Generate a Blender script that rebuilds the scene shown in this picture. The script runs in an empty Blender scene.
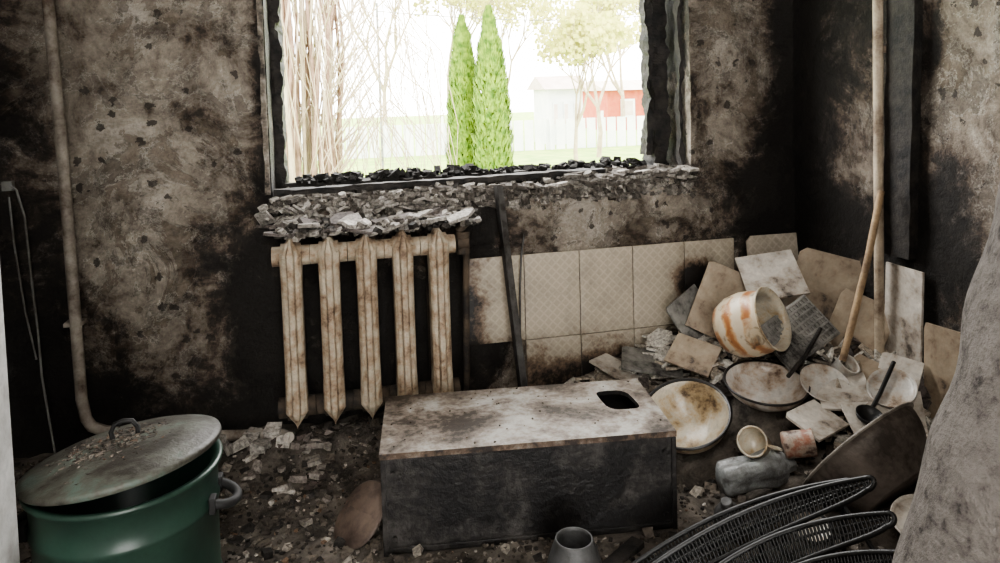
import bpy, bmesh, math, random
from mathutils import Matrix, Vector, noise
random.seed(7)
rnd=random.random
def ru(a,b): return a+(b-a)*random.random()
scene=bpy.context.scene
COL=scene.collection

# ---------------------------------------------------------------- materials
def new_mat(name):
    m=bpy.data.materials.new(name); m.use_nodes=True
    nt=m.node_tree; b=nt.nodes["Principled BSDF"]
    return m,nt,b
def N(nt,t,**k):
    n=nt.nodes.new(t)
    for a,v in k.items(): setattr(n,a,v)
    return n
def ramp(nt,src,stops):
    r=N(nt,"ShaderNodeValToRGB"); e=r.color_ramp.elements
    while len(e)<len(stops): e.new(0.5)
    for i,(p,c) in enumerate(stops):
        e[i].position=p; e[i].color=(c[0],c[1],c[2],1) if not isinstance(c,(int,float)) else (c,c,c,1)
    nt.links.new(src,r.inputs[0]); return r
def noi(nt,vec,scale,detail=6,rough=.6,dist=0):
    n=N(nt,"ShaderNodeTexNoise"); n.inputs["Scale"].default_value=scale
    n.inputs["Detail"].default_value=detail; n.inputs["Roughness"].default_value=rough
    n.inputs["Distortion"].default_value=dist
    nt.links.new(vec,n.inputs["Vector"]); return n
def mth(nt,op,a,b=None,clamp=False):
    n=N(nt,"ShaderNodeMath",operation=op); n.use_clamp=clamp
    for i,v in enumerate((a,b)):
        if v is None: continue
        if isinstance(v,(int,float)): n.inputs[i].default_value=v
        else: nt.links.new(v,n.inputs[i])
    return n.outputs[0]
def mix(nt,f,a,b,bt='MIX'):
    n=N(nt,"ShaderNodeMix",data_type='RGBA',blend_type=bt)
    for i,v in ((0,f),(6,a),(7,b)):
        if isinstance(v,(int,float)): n.inputs[i].default_value=v
        elif isinstance(v,tuple): n.inputs[i].default_value=(v[0],v[1],v[2],1)
        else: nt.links.new(v,n.inputs[i])
    return n.outputs[2]
def bump(nt,b,h,strength,dist=.01):
    n=N(nt,"ShaderNodeBump"); n.inputs["Strength"].default_value=strength
    n.inputs["Distance"].default_value=dist
    nt.links.new(h,n.inputs["Height"]); nt.links.new(n.outputs[0],b.inputs["Normal"])
def objvec(nt): return N(nt,"ShaderNodeTexCoord").outputs["Object"]

def plaster(name,clean=(.37,.32,.265),light=(.52,.475,.415),brown=(.14,.105,.08),black=(.022,.019,.0165)):
    m,nt,b=new_mat(name); v=objvec(nt)
    at=N(nt,"ShaderNodeAttribute",attribute_name="soot")
    n1=noi(nt,v,4.5,10,.70,.7); n2=noi(nt,v,24,8,.72,.3); n3=noi(nt,v,110,5,.7)
    s=mth(nt,'ADD',at.outputs["Fac"],mth(nt,'MULTIPLY',mth(nt,'SUBTRACT',n1.outputs[0],.5),1.9))
    s=mth(nt,'ADD',s,mth(nt,'MULTIPLY',mth(nt,'SUBTRACT',n2.outputs[0],.5),.95))
    s=mth(nt,'ADD',s,mth(nt,'MULTIPLY',mth(nt,'SUBTRACT',n3.outputs[0],.5),.4),True)
    r=ramp(nt,s,[(0.0,light),(.26,clean),(.46,tuple(x*.60 for x in clean)),(.56,brown),(.66,(.055,.044,.036)),(.85,black)])
    vo=noi(nt,v,7.5,8,.72,.35)
    edge=ramp(nt,vo.outputs[0],[(.545,0),(.554,1),(.562,1),(.572,0)])
    inside=ramp(nt,vo.outputs[0],[(.566,0),(.574,1)])
    vo2=noi(nt,v,3.6,9,.76,.6)
    ins2=ramp(nt,vo2.outputs[0],[(.462,1),(.469,0)])
    edge2=ramp(nt,vo2.outputs[0],[(.457,0),(.466,1),(.478,0)])
    inv=mth(nt,'SUBTRACT',1.0,mth(nt,'MULTIPLY',s,1.25),True)
    c=mix(nt,mth(nt,'MULTIPLY',ins2.outputs[0],.75),r.outputs[0],mix(nt,1.0,r.outputs[0],(.50,.46,.42),'MULTIPLY'))
    c=mix(nt,mth(nt,'MULTIPLY',inside.outputs[0],mth(nt,'MULTIPLY',inv,.75)),c,(.19,.165,.14))
    c=mix(nt,mth(nt,'MULTIPLY',mth(nt,'MAXIMUM',edge.outputs[0],mth(nt,'MULTIPLY',edge2.outputs[0],.75)),inv),c,(.62,.58,.52))
    vor=N(nt,"ShaderNodeTexVoronoi"); vor.inputs["Scale"].default_value=30
    wv=mix(nt,.06,v,n2.outputs[1]); nt.links.new(wv,vor.inputs["Vector"])
    sp=N(nt,"ShaderNodeSeparateColor"); nt.links.new(vor.outputs["Color"],sp.inputs[0])
    pit=mth(nt,'MULTIPLY',mth(nt,'LESS_THAN',vor.outputs["Distance"],.36),mth(nt,'GREATER_THAN',sp.outputs[0],.90))
    c=mix(nt,mth(nt,'MULTIPLY',pit,.8),c,(.03,.024,.02))
    dk=ramp(nt,n3.outputs[0],[(.34,.72),(.5,1),(.66,1.15)])
    c=mix(nt,1.0,c,dk.outputs[0],'MULTIPLY')
    nt.links.new(c,b.inputs["Base Color"])
    b.inputs["Roughness"].default_value=.66
    h=mth(nt,'ADD',mth(nt,'MULTIPLY',n2.outputs[0],1.1),mth(nt,'ADD',mth(nt,'MULTIPLY',n3.outputs[0],.4),mth(nt,'MULTIPLY',inside.outputs[0],-.35)))
    h=mth(nt,'SUBTRACT',h,mth(nt,'MULTIPLY',pit,.3))
    h=mth(nt,'SUBTRACT',h,mth(nt,'MULTIPLY',ins2.outputs[0],.35))
    bump(nt,b,h,1.0,.022)
    return m
def grime(name,base,dirt=(.015,.012,.010),mid=None,amt=.5,scale=6,rough=.6,bmp=.3,metal=0,width=.12,fine=60):
    m,nt,b=new_mat(name); v=objvec(nt)
    n1=noi(nt,v,scale,9,.65,.3); n2=noi(nt,v,fine,5,.65)
    s=mth(nt,'ADD',n1.outputs[0],mth(nt,'MULTIPLY',mth(nt,'SUBTRACT',n2.outputs[0],.5),.45))
    if mid is None: mid=tuple((a+c)*.45 for a,c in zip(base,dirt))
    t=1-amt
    stops=[(max(0,t-width*1.2),base),(t,mid),(min(1,t+width),dirt)]
    r=ramp(nt,s,stops)
    var=ramp(nt,n2.outputs[0],[(.3,.68),(.7,1.12)])
    c=mix(nt,1.0,r.outputs[0],var.outputs[0],'MULTIPLY')
    nt.links.new(c,b.inputs["Base Color"]); b.inputs["Roughness"].default_value=rough
    b.inputs["Metallic"].default_value=metal
    if bmp: bump(nt,b,n2.outputs[0],bmp,.006)
    return m
def vcolmat(name,rough=.9,bmp=.5):
    m,nt,b=new_mat(name); v=objvec(nt)
    at=N(nt,"ShaderNodeAttribute",attribute_name="Col")
    n2=noi(nt,v,80,5,.7); var=ramp(nt,n2.outputs[0],[(.32,.22),(.6,1.1)])
    c=mix(nt,1.0,at.outputs["Color"],var.outputs[0],'MULTIPLY')
    nt.links.new(c,b.inputs["Base Color"]); b.inputs["Roughness"].default_value=rough
    bump(nt,b,n2.outputs[0],bmp,.006); return m
def tilemat(name,base=(.47,.41,.325),soot_attr=True):
    m,nt,b=new_mat(name); v=objvec(nt)
    n1=noi(nt,v,7,9,.7,.3); n2=noi(nt,v,60,5,.65)
    mp=N(nt,"ShaderNodeMapping"); mp.inputs["Rotation"].default_value=(0,math.radians(45),0); nt.links.new(v,mp.inputs[0])
    w1=N(nt,"ShaderNodeTexWave",bands_direction='X'); w1.inputs["Scale"].default_value=14; nt.links.new(mp.outputs[0],w1.inputs[0])
    w2=N(nt,"ShaderNodeTexWave",bands_direction='Z'); w2.inputs["Scale"].default_value=14; nt.links.new(mp.outputs[0],w2.inputs[0])
    lat=mth(nt,'MAXIMUM',w1.outputs[1],w2.outputs[1])
    lr=ramp(nt,lat,[(.75,.90),(.95,1.04)])
    s=mth(nt,'ADD',mth(nt,'MULTIPLY',mth(nt,'SUBTRACT',n1.outputs[0],.5),1.2),mth(nt,'MULTIPLY',mth(nt,'SUBTRACT',n2.outputs[0],.5),.55))
    if soot_attr:
        at=N(nt,"ShaderNodeAttribute",attribute_name="soot"); s=mth(nt,'ADD',s,at.outputs["Fac"],True)
    else: s=mth(nt,'ADD',s,.25,True)
    r=ramp(nt,s,[(.1,base),(.36,tuple(x*.78 for x in base)),(.53,(.19,.135,.095)),(.72,(.018,.015,.013))])
    c=mix(nt,1.0,r.outputs[0],lr.outputs[0],'MULTIPLY')
    nt.links.new(c,b.inputs["Base Color"]); b.inputs["Roughness"].default_value=.45
    bump(nt,b,mth(nt,'ADD',lat,n2.outputs[0]),.22,.003); return m

M_pl=plaster("burnt_plaster")
M_plr=plaster("burnt_plaster_side",clean=(.35,.295,.24),light=(.54,.49,.42))
M_ceil=grime("sooty_ceiling",(.07,.06,.05),amt=.6,scale=3,rough=.9)
M_floor=grime("floor_screed",(.10,.085,.07),amt=.5,scale=5,rough=.95)
M_debris=grime("ash_ground",(.23,.20,.17),dirt=(.03,.025,.02),amt=.50,scale=10,rough=.95,bmp=1.0,fine=95,width=.15)
M_tile=tilemat("glazed_wall_tile"); M_tile_loose=tilemat("loose_glazed_tile",(.50,.44,.36),False)
M_tile_white=grime("tile_back_white",(.62,.58,.52),dirt=(.06,.05,.04),amt=.42,scale=9,rough=.6,bmp=.2,mid=(.36,.31,.26))
M_tile_tan=grime("tile_tan",(.42,.345,.255),dirt=(.06,.045,.035),amt=.44,scale=8,rough=.6,bmp=.2,mid=(.27,.205,.145))
M_tile_dark=grime("tile_sooty_ribbed",(.32,.31,.285),amt=.46,scale=9,rough=.6,bmp=.5)
M_char=grime("charred_wood",(.045,.038,.033),dirt=(.006,.006,.006),amt=.5,scale=18,rough=.75,bmp=1.0,fine=45)
M_bead=grime("sooty_plaster_bead",(.55,.51,.45),dirt=(.03,.025,.02),mid=(.2,.17,.14),amt=.52,scale=7,rough=.8,bmp=.8)
M_rad=grime("radiator_rust",(.53,.46,.36),dirt=(.12,.075,.05),mid=(.36,.265,.18),amt=.44,scale=20,rough=.7,bmp=.9,width=.13,fine=75)
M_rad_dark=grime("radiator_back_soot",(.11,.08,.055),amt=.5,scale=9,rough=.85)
M_pipe=grime("painted_pipe",(.46,.415,.36),dirt=(.10,.07,.05),amt=.46,scale=9,rough=.6,bmp=.4)
M_pole=grime("cream_pole",(.56,.47,.36),dirt=(.14,.09,.06),amt=.45,scale=9,rough=.6,bmp=.3)
M_green=grime("green_enamel",(.030,.064,.047),dirt=(.014,.028,.022),amt=.46,scale=4,rough=.34,bmp=.05)
M_lid=grime("pale_green_enamel",(.12,.16,.135),dirt=(.035,.03,.024),mid=(.09,.09,.074),amt=.54,scale=9,rough=.5,bmp=.4)
M_black=grime("black_enamel",(.022,.022,.023),dirt=(.008,.008,.008),amt=.5,rough=.42,bmp=.2)
M_boxtop=grime("scorched_white_enamel",(.50,.49,.46),dirt=(.05,.038,.03),mid=(.24,.20,.165),amt=.52,scale=5.5,rough=.36,bmp=.2,width=.11)
M_boxside=grime("sooty_steel_panel",(.07,.064,.06),dirt=(.009,.008,.008),mid=(.027,.024,.022),amt=.54,scale=8,rough=.45,bmp=.6,width=.09)
M_inner=grime("cabinet_inside",(.01,.009,.008),rough=.95)
M_enw=grime("cream_enamel",(.62,.57,.47),dirt=(.08,.05,.03),mid=(.40,.30,.18),amt=.43,scale=9,rough=.3,bmp=.08)
M_enw2=grime("white_enamel",(.68,.66,.62),dirt=(.10,.06,.04),mid=(.42,.34,.27),amt=.42,scale=10,rough=.3,bmp=.08)
M_rim=grime("dark_enamel_rim",(.02,.018,.02),rough=.35,bmp=.1)
M_greybasin=grime("sooty_aluminium",(.25,.215,.19),dirt=(.05,.04,.034),amt=.48,scale=6,rough=.5,metal=.1,bmp=.3)
M_greyrim=grime("worn_rim",(.38,.35,.31),dirt=(.08,.07,.06),amt=.45,scale=12,rough=.4)
M_greyjar=grime("grey_ceramic",(.10,.10,.10),dirt=(.035,.033,.032),amt=.47,scale=12,rough=.5)
M_brown=grime("brown_enamel_lid",(.17,.125,.10),dirt=(.05,.035,.03),amt=.45,scale=12,rough=.5)
M_wood=grime("stick_wood",(.46,.33,.20),dirt=(.10,.06,.04),amt=.40,scale=10,rough=.7)
M_red=grime("scorched_red_tin",(.33,.14,.09),dirt=(.08,.04,.03),mid=(.40,.33,.27),amt=.48,scale=22,rough=.5)
M_glass=grime("sooty_plastic",(.36,.38,.38),dirt=(.07,.06,.055),amt=.46,scale=14,rough=.3,bmp=.6)
M_jamb=grime("white_door_jamb",(.50,.50,.49),dirt=(.16,.14,.12),amt=.40,scale=6,rough=.6,bmp=.2)
M_tank=grime("ash_grey_tank",(.21,.19,.172),dirt=(.04,.034,.03),mid=(.14,.123,.11),amt=.42,scale=38,rough=.85,bmp=1.0,fine=110)
M_steel=grime("sooty_steel_bar",(.14,.135,.13),dirt=(.03,.025,.022),amt=.45,scale=9,rough=.45,metal=.5)
M_cable=grime("grey_cable",(.28,.28,.27),dirt=(.1,.09,.08),rough=.6,bmp=0)
M_chip=vcolmat("debris_chips")
def stripemat():
    m,nt,b=new_mat("scorched_striped_enamel"); v=objvec(nt)
    sp=N(nt,"ShaderNodeSeparateXYZ"); nt.links.new(v,sp.inputs[0])
    n=noi(nt,v,18,5,.6,.5); n2=noi(nt,v,9,6,.7,.5)
    z=mth(nt,'ADD',sp.outputs[2],mth(nt,'MULTIPLY',mth(nt,'SUBTRACT',n.outputs[0],.5),.05))
    w=mth(nt,'SINE',mth(nt,'MULTIPLY',z,105.0))
    r=ramp(nt,mth(nt,'ADD',mth(nt,'MULTIPLY',w,.5),.5),[(.35,(.60,.52,.40)),(.65,(.52,.30,.14)),(.95,(.36,.15,.06))])
    k=ramp(nt,n2.outputs[0],[(.46,0),(.60,1)])
    c=mix(nt,k.outputs[0],r.outputs[0],(.56,.47,.34))
    k2=ramp(nt,n.outputs[0],[(.56,0),(.68,1)])
    c=mix(nt,k2.outputs[0],c,(.10,.06,.035))
    nt.links.new(c,b.inputs["Base Color"]); b.inputs["Roughness"].default_value=.35
    return m
M_stripe=stripemat()
def plainmat(name,c1,c2,scale=3,rough=.9):
    m,nt,b=new_mat(name); v=objvec(nt); n=noi(nt,v,scale,5,.6)
    r=ramp(nt,n.outputs[0],[(.35,c1),(.65,c2)]); nt.links.new(r.outputs[0],b.inputs["Base Color"])
    b.inputs["Roughness"].default_value=rough; return m
M_grass=plainmat("spring_grass",(.17,.30,.04),(.32,.42,.09),2)
M_thuja=plainmat("thuja_foliage",(.045,.10,.008),(.20,.29,.03),7)
M_bark=plainmat("pale_bark",(.15,.095,.065),(.28,.19,.14),9)
M_twig=plainmat("bare_twigs",(.28,.22,.15),(.44,.37,.26),5)
M_leaf=plainmat("bud_leaves",(.33,.35,.08),(.50,.46,.16),5)
M_white=plainmat("white_fence_paint",(.60,.62,.64),(.72,.72,.72),2)
M_brick=plainmat("red_siding",(.36,.07,.04),(.44,.12,.07),3)
M_roof=plainmat("pale_roof",(.5,.40,.36),(.6,.52,.48),3)

# ---------------------------------------------------------------- mesh builder
class MB:
    def __init__(s): s.v=[];s.f=[];s.mi=[];s.c=[];s.sm=[]
    def add(s,vs,fs,mi=0,M=None,col=(1,1,1),smooth=False):
        o=len(s.v)
        for p in vs:
            p=Vector(p)
            if M is not None: p=M@p
            s.v.append(p); s.c.append(col)
        for f in fs: s.f.append([i+o for i in f]); s.mi.append(mi); s.sm.append(smooth)
        return o
    def box(s,size,M=None,mi=0,col=(1,1,1),c=(0,0,0)):
        a,b,d=[x/2 for x in size]
        vs=[(c[0]+x,c[1]+y,c[2]+z) for x in(-a,a) for y in(-b,b) for z in(-d,d)]
        s.add(vs,[(0,1,3,2),(4,6,7,5),(0,4,5,1),(2,3,7,6),(0,2,6,4),(1,5,7,3)],mi,M,col)
    def lathe(s,prof,n=48,M=None,mi=0,mis=None,wob=0,seed=0):
        vs=[]
        for (r,z) in prof:
            for k in range(n):
                a=2*math.pi*k/n
                w=1+wob*noise.noise(Vector((math.cos(a)*1.5+seed,math.sin(a)*1.5,z*6)))
                vs.append((r*w*math.cos(a),r*w*math.sin(a),z))
        o=s.add(vs,[],mi,M)
        for i in range(len(prof)-1):
            for k in range(n):
                k2=(k+1)%n
                s.f.append([o+i*n+k,o+i*n+k2,o+(i+1)*n+k2,o+(i+1)*n+k]); s.mi.append(mi if mis is None else mis[i]); s.sm.append(True)
    def tube(s,pts,r,n=10,mi=0,M=None,cap=True,col=(1,1,1)):
        pts=[Vector(p) for p in pts]; vs=[]
        rs=r if isinstance(r,(list,tuple)) else [r]*len(pts)
        up=Vector((0,0,1))
        for i,p in enumerate(pts):
            t=(pts[min(i+1,len(pts)-1)]-pts[max(i-1,0)]).normalized()
            u=up if abs(t.dot(up))<.95 else Vector((1,0,0))
            a=t.cross(u).normalized(); b=a.cross(t)
            if i and (a.dot(pa)<0): a=-a;b=-b
            pa=a
            for k in range(n):
                th=2*math.pi*k/n; vs.append(p+(a*math.cos(th)+b*math.sin(th))*rs[i])
        fs=[]
        for i in range(len(pts)-1):
            for k in range(n):
                k2=(k+1)%n; fs.append((i*n+k,i*n+k2,(i+1)*n+k2,(i+1)*n+k))
        s.add(vs,fs,mi,M,col,True)
        if cap:
            s.add(vs[:n],[list(range(n))],mi,M,col); s.add(vs[-n:],[list(range(n))],mi,M,col)
    def make(s,name,mats,loc=(0,0,0),rot=None,bevel=0,colattr=False,fix=True):
        me=bpy.data.meshes.new(name); me.from_pydata([tuple(v) for v in s.v],[],s.f)
        for m in mats: me.materials.append(m)
        for p,mi,sm in zip(me.polygons,s.mi,s.sm): p.material_index=mi; p.use_smooth=sm
        if colattr:
            ca=me.color_attributes.new(name="Col",type='FLOAT_COLOR',domain='POINT')
            for i,c in enumerate(s.c): ca.data[i].color=(c[0],c[1],c[2],1)
        if fix:
            bm=bmesh.new(); bm.from_mesh(me); bmesh.ops.recalc_face_normals(bm,faces=bm.faces); bm.to_mesh(me); bm.free()
        ob=bpy.data.objects.new(name,me); COL.objects.link(ob); ob.location=loc
        if rot is not None:
            if isinstance(rot,Matrix): ob.rotation_euler=rot.to_euler()
            else: ob.rotation_euler=rot
        if bevel:
            md=ob.modifiers.new("bev",'BEVEL'); md.width=bevel; md.segments=2; md.limit_method='ANGLE'
        return ob
def T(x,y,z): return Matrix.Translation((x,y,z))
def RX(a): return Matrix.Rotation(math.radians(a),4,'X')
def RY(a): return Matrix.Rotation(math.radians(a),4,'Y')
def RZ(a): return Matrix.Rotation(math.radians(a),4,'Z')
def frame(n,up):
    n=Vector(n).normalized(); up=Vector(up); up=(up-n*up.dot(n)).normalized()
    x=n.cross(up)
    return Matrix(((x.x,n.x,up.x,0),(x.y,n.y,up.y,0),(x.z,n.z,up.z,0),(0,0,0,1)))
def fbm(x,y,z,o=4):
    return noise.fractal(Vector((x,y,z)),1.0,2.0,o)

def sootfield(blobs,base):
    def f(a,b):
        s=base
        for (ca,cb,ra,rb,st) in blobs:
            d=((a-ca)/ra)**2+((b-cb)/rb)**2
            s+=st*math.exp(-d)
        return s
    return f
def surf(name,nu,nv,fn,sf,mat,skip=None,extra=None):
    vs=[];so=[];fs=[]
    for i in range(nu+1):
        for j in range(nv+1):
            vs.append(fn(i,j)); so.append(sf(i,j))
    for i in range(nu):
        for j in range(nv):
            if skip and skip(i,j): continue
            fs.append((i*(nv+1)+j,(i+1)*(nv+1)+j,(i+1)*(nv+1)+j+1,i*(nv+1)+j+1))
    if extra: extra(vs,so,fs)
    me=bpy.data.meshes.new(name); me.from_pydata([tuple(v) for v in vs],[],fs); me.materials.append(mat)
    ca=me.color_attributes.new(name="soot",type='FLOAT_COLOR',domain='POINT')
    for i,x in enumerate(so):
        x=max(0,min(1.5,x)); ca.data[i].color=(x,x,x,1)
    ob=bpy.data.objects.new(name,me); COL.objects.link(ob); return ob

# ---------------------------------------------------------------- room shell
XL,XR,YB,YF,ZC=-1.06,1.66,2.40,-1.2,2.6
WX0,WX1,WZ0,WZ1=-.22,1.24,.78,2.2
back_soot=sootfield([
 (-1.05,.9,.16,1.6,.65),(-.92,.20,.28,.28,.7),(-.45,.0,.6,.18,.8),(-.29,.48,.10,.36,.55),
 (.1,.35,.38,.40,.8),(-.235,1.4,.035,.7,.55),(.45,.40,.13,.35,.5),(.9,.66,.5,.06,.06),(.50,.66,.10,.08,.28),
 (1.65,1.2,.09,2.0,.7),(1.54,.70,.15,.28,.7),(1.3,.5,.3,.2,.3),(1.27,1.5,.06,.8,.3),(-.62,2.1,1.,.4,.3),
 (-.86,.62,.05,.35,.3),(-.42,1.25,.05,.12,.3),(1.5,1.35,.12,.2,.18),(-.45,.72,.07,.25,.15)],.25)
def bw(i,j):
    x=XL+i*.02; z=j*.02
    y=YB+.006*fbm(x*4,z*4,1)+.003*fbm(x*15,z*15,3)
    if abs(z-WZ0)<.001 and WX0-.03<x<WX1+.03: z-=.02*abs(fbm(x*12,0,5)); y+=.01*fbm(x*9,1,1)
    return Vector((x,y,z))
NX=138;NZ=130
def bskip(i,j): return 42<=i<115 and 39<=j<110
def bextra(vs,so,fs):
    n=15
    def strip(p0s,s0):
        o=len(vs); m=len(p0s)
        for k in range(n+1):
            for p in p0s:
                q=p.copy(); q.y=p.y+(2.70-p.y)*k/n if k else p.y
                q.x+=.004*fbm(q.x*9,q.y*9,q.z*9)*(k>0); q.z+=.004*fbm(q.x*9+3,q.y*9,q.z*9)*(k>0)
                vs.append(q); so.append(s0(q,k/n))
        for k in range(n):
            for a in range(m-1): fs.append((o+k*m+a,o+k*m+a+1,o+(k+1)*m+a+1,o+(k+1)*m+a))
    g=lambda i,j: vs[i*(NZ+1)+j]
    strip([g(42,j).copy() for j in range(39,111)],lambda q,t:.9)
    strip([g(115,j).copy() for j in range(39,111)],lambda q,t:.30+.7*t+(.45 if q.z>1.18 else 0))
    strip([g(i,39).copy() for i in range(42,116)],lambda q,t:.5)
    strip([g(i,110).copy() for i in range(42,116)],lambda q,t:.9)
    o=len(vs)
    X2=XR+.04
    for (x,z) in [(XL,-.8),(WX0,-.8),(WX1,-.8),(X2,-.8),(XL,WZ0),(WX0,WZ0),(WX1,WZ0),(X2,WZ0),(XL,WZ1),(WX0,WZ1),(WX1,WZ1),(X2,WZ1),(XL,2.9),(WX0,2.9),(WX1,2.9),(X2,2.9)]:
        vs.append(Vector((x,2.70,z))); so.append(.2)
    for r in range(3):
        for c in range(3):
            if r==1 and c==1: continue
            a=o+r*4+c; fs.append((a,a+1,a+5,a+4))
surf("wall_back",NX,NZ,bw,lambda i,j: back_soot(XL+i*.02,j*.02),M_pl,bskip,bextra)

rs=sootfield([(2.4,1.0,.42,3,.8),(1.95,1.6,.15,.5,.3),(1.80,.95,.08,.30,.55),(1.66,.62,.14,.17,.65),(1.85,.35,.2,.3,.5),(1.55,.1,.5,.25,.7),
  (1.70,1.25,.03,.10,.4),(1.60,.76,.06,.1,.2)],.25)
def rw(i,j):
    y=YB+.04-i*.03; z=j*.03
    return Vector((XR+.005*fbm(y*4,z*4,7)+.003*fbm(y*15,z*15,3),y,z))
surf("wall_right",122,87,rw,lambda i,j: rs(YB-i*.03,j*.03),M_plr)
ls=sootfield([(2.2,.8,.5,2,.4)],.5)
surf("wall_left",120,87,lambda i,j:Vector((XL+.004*fbm(i*.1,j*.1,2),YB-i*.03,j*.03)),lambda i,j: ls(YB-i*.03,j*.03),M_plr)
mb=MB()
mb.box((.7,.1,ZC),c=(XL+.35,YF-.05,ZC/2)); mb.box((1.12,.1,ZC),c=(XR-.56,YF-.05,ZC/2)); mb.box((.9,.1,.5),c=(XL+.7+.45,YF-.05,ZC-.25))
mb.make("wall_front",[M_jamb])
mb=MB(); mb.box((XR-XL+.1,YB-YF+.1,.1),c=((XL+XR)/2,(YB+YF)/2,ZC+.05)); mb.make("ceiling",[M_ceil])
mb=MB(); mb.box((.12,.14,2.1),c=(0,0,1.05)); mb.box((.03,.17,2.1),c=(.055,0,1.05)); mb.make("door_1",[M_jamb],loc=(-.592,1.17,0),bevel=.004)

# charred board on the right wall
mb=MB()
n=40
vs=[];fs=[]
for k in range(n+1):
    z=.575+k*(2.0/n)
    for (dx,dy) in [(0,-.05),(-.035,-.055),(-.04,.045),(0,.05)]:
        vs.append((dx+.004*fbm(dx*9,dy*9,z*14),dy+.006*fbm(dx*7+2,dy*9,z*11)+(z-.8)*-.03,z))
for k in range(n):
    for a in range(4):
        b=(a+1)%4; fs.append((k*4+a,k*4+b,(k+1)*4+b,(k+1)*4+a))
fs.append((0,1,2,3))
mb.add(vs,fs); mb.make("trim_1",[M_char],loc=(XR-.006,1.845,0))
mb=MB()
vs=[];fs=[]
for k in range(n+1):
    z=.80+k*(1.4/n); w=.009+.008*fbm(0,0,z*12)
    for (dx,dy) in [(-w,0),(-w,-.010),(.006,-.010),(.006,0)]: vs.append((dx,dy+.003*fbm(dx,1,z*9),z))
for k in range(n):
    for a in range(4):
        b=(a+1)%4; fs.append((k*4+a,k*4+b,(k+1)*4+b,(k+1)*4+a))
mb.add(vs,fs); mb.make("trim_2",[M_bead],loc=(WX0-.010,YB,0))

# ---------------------------------------------------------------- window frame
def rough_bar(mb,p0,p1,w,d,amp=.006,seed=0,n=60):
    p0=Vector(p0);p1=Vector(p1);t=(p1-p0); L=t.length; t.normalize()
    y=Vector((0,1,0)); x=t.cross(y).normalized()
    prof=[(-.5,-.5),(0,-.5),(.5,-.5),(.5,0),(.5,.5),(0,.5),(-.5,.5),(-.5,0)]
    vs=[];fs=[]
    for k in range(n+1):
        p=p0+t*L*k/n; s_=L*k/n
        for q,(a,b) in enumerate(prof):
            j=amp*noise.fractal(Vector((s_*13+seed*5.3,q*1.7,seed*3.1)),.9,2.1,4)*1.5
            vs.append(p+x*(a*w+j)+y*(b*d+j))
    m=8
    for k in range(n):
        for q in range(m): fs.append((k*m+q,k*m+(q+1)%m,(k+1)*m+(q+1)%m,(k+1)*m+q))
    fs.append(tuple(range(m))); fs.append(tuple(range(n*m,n*m+m)))
    mb.add(vs,fs)
mb=MB()
Yf=2.60
rough_bar(mb,(-.205,Yf,.79),(-.205,Yf,2.19),.038,.09,.009,1,150)
rough_bar(mb,(1.195,Yf,.79),(1.195,Yf,2.19),.065,.09,.009,2,150)
rough_bar(mb,(1.148,Yf-.03,.85),(1.148,Yf-.03,2.19),.022,.05,.008,3,150)
rough_bar(mb,(1.228,2.46,.80),(1.225,2.46,2.19),.014,.03,.006,23,110)
rough_bar(mb,(-.21,Yf,.795),(1.23,Yf,.795),.035,.08,.006,4,90)
rough_bar(mb,(-.21,Yf,2.17),(1.23,Yf,2.17),.055,.09,.008,5)
mb.make("window_1",[M_char])
mb=MB(); rough_bar(mb,(-.215,2.425,.800),(.93,2.47,.808),.022,.040,.003,12,50); mb.make("charred_window_beam",[M_char])

# ---------------------------------------------------------------- debris helpers
PAL=[((.035,.03,.026),22),((.075,.062,.05),24),((.15,.125,.10),22),((.25,.22,.19),16),((.38,.34,.29),8),((.50,.46,.41),3),((.20,.13,.085),3)]
def pick(pal):
    t=sum(w for _,w in pal); r=rnd()*t
    for c,w in pal:
        r-=w
        if r<=0: return c
    return pal[-1][0]
def shard(mb,p,size,th,col,tilt=.5,M=None):
    n=random.choice([3,4,4,5,6]); a0=rnd()*6.28; el=ru(.5,1)
    pts=[]
    for k in range(n):
        a=a0+2*math.pi*k/n+ru(-.25,.25); r=size*ru(.35,.6)
        pts.append((r*math.cos(a),r*math.sin(a)*el))
    vs=[(x,y,-th/2) for x,y in pts]+[(x*.96,y*.96,th/2) for x,y in pts]
    fs=[tuple(range(n)),tuple(range(n,2*n))]+[(k,(k+1)%n,n+(k+1)%n,n+k) for k in range(n)]
    if M is None: M=T(*p)@RZ(ru(0,360))@RX(ru(-60,60)*tilt)@RY(ru(-60,60)*tilt)
    k=ru(.75,1.15)
    mb.add(vs,fs,0,M,tuple(c*k for c in col))
def lump(mb,p,size,col):
    vs=[(x*size*ru(.3,.6),y*size*ru(.3,.6),z*size*ru(.2,.5)) for x in(-1,1) for y in(-1,1) for z in(-1,1)]
    k=ru(.75,1.15)
    mb.add(vs,[(0,1,3,2),(4,6,7,5),(0,4,5,1),(2,3,7,6),(0,2,6,4),(1,5,7,3)],0,T(*p)@RZ(ru(0,360))@RX(ru(0,40)),tuple(c*k for c in col))
def sstep(a,b,x):
    t=max(0,min(1,(x-a)/(b-a))); return t*t*(3-2*t)
def H(x,y):
    h=.012
    h+=.17*sstep(.85,1.3,x)*sstep(1.55,2.05,y)
    h+=.10*sstep(.6,1.0,x)*sstep(2.05,2.3,y)*(1-.6*sstep(.85,1.3,x))
    h+=.05*sstep(1.0,1.4,x)*sstep(1.2,1.5,y)
    h+=.035*sstep(2.1,2.35,y)
    h+=.012*fbm(x*5,y*5,0)+.008*fbm(x*18,y*18,4)
    return max(h,.001)
bx,by,bth=.441,1.826,-6.5
def in_box(x,y,m=.012):
    c,s=math.cos(math.radians(-bth)),math.sin(math.radians(-bth))
    dx,dy=x-bx,y-by; u=dx*c-dy*s; v=dx*s+dy*c
    return abs(u)<.365+m and abs(v)<.168+m
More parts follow.
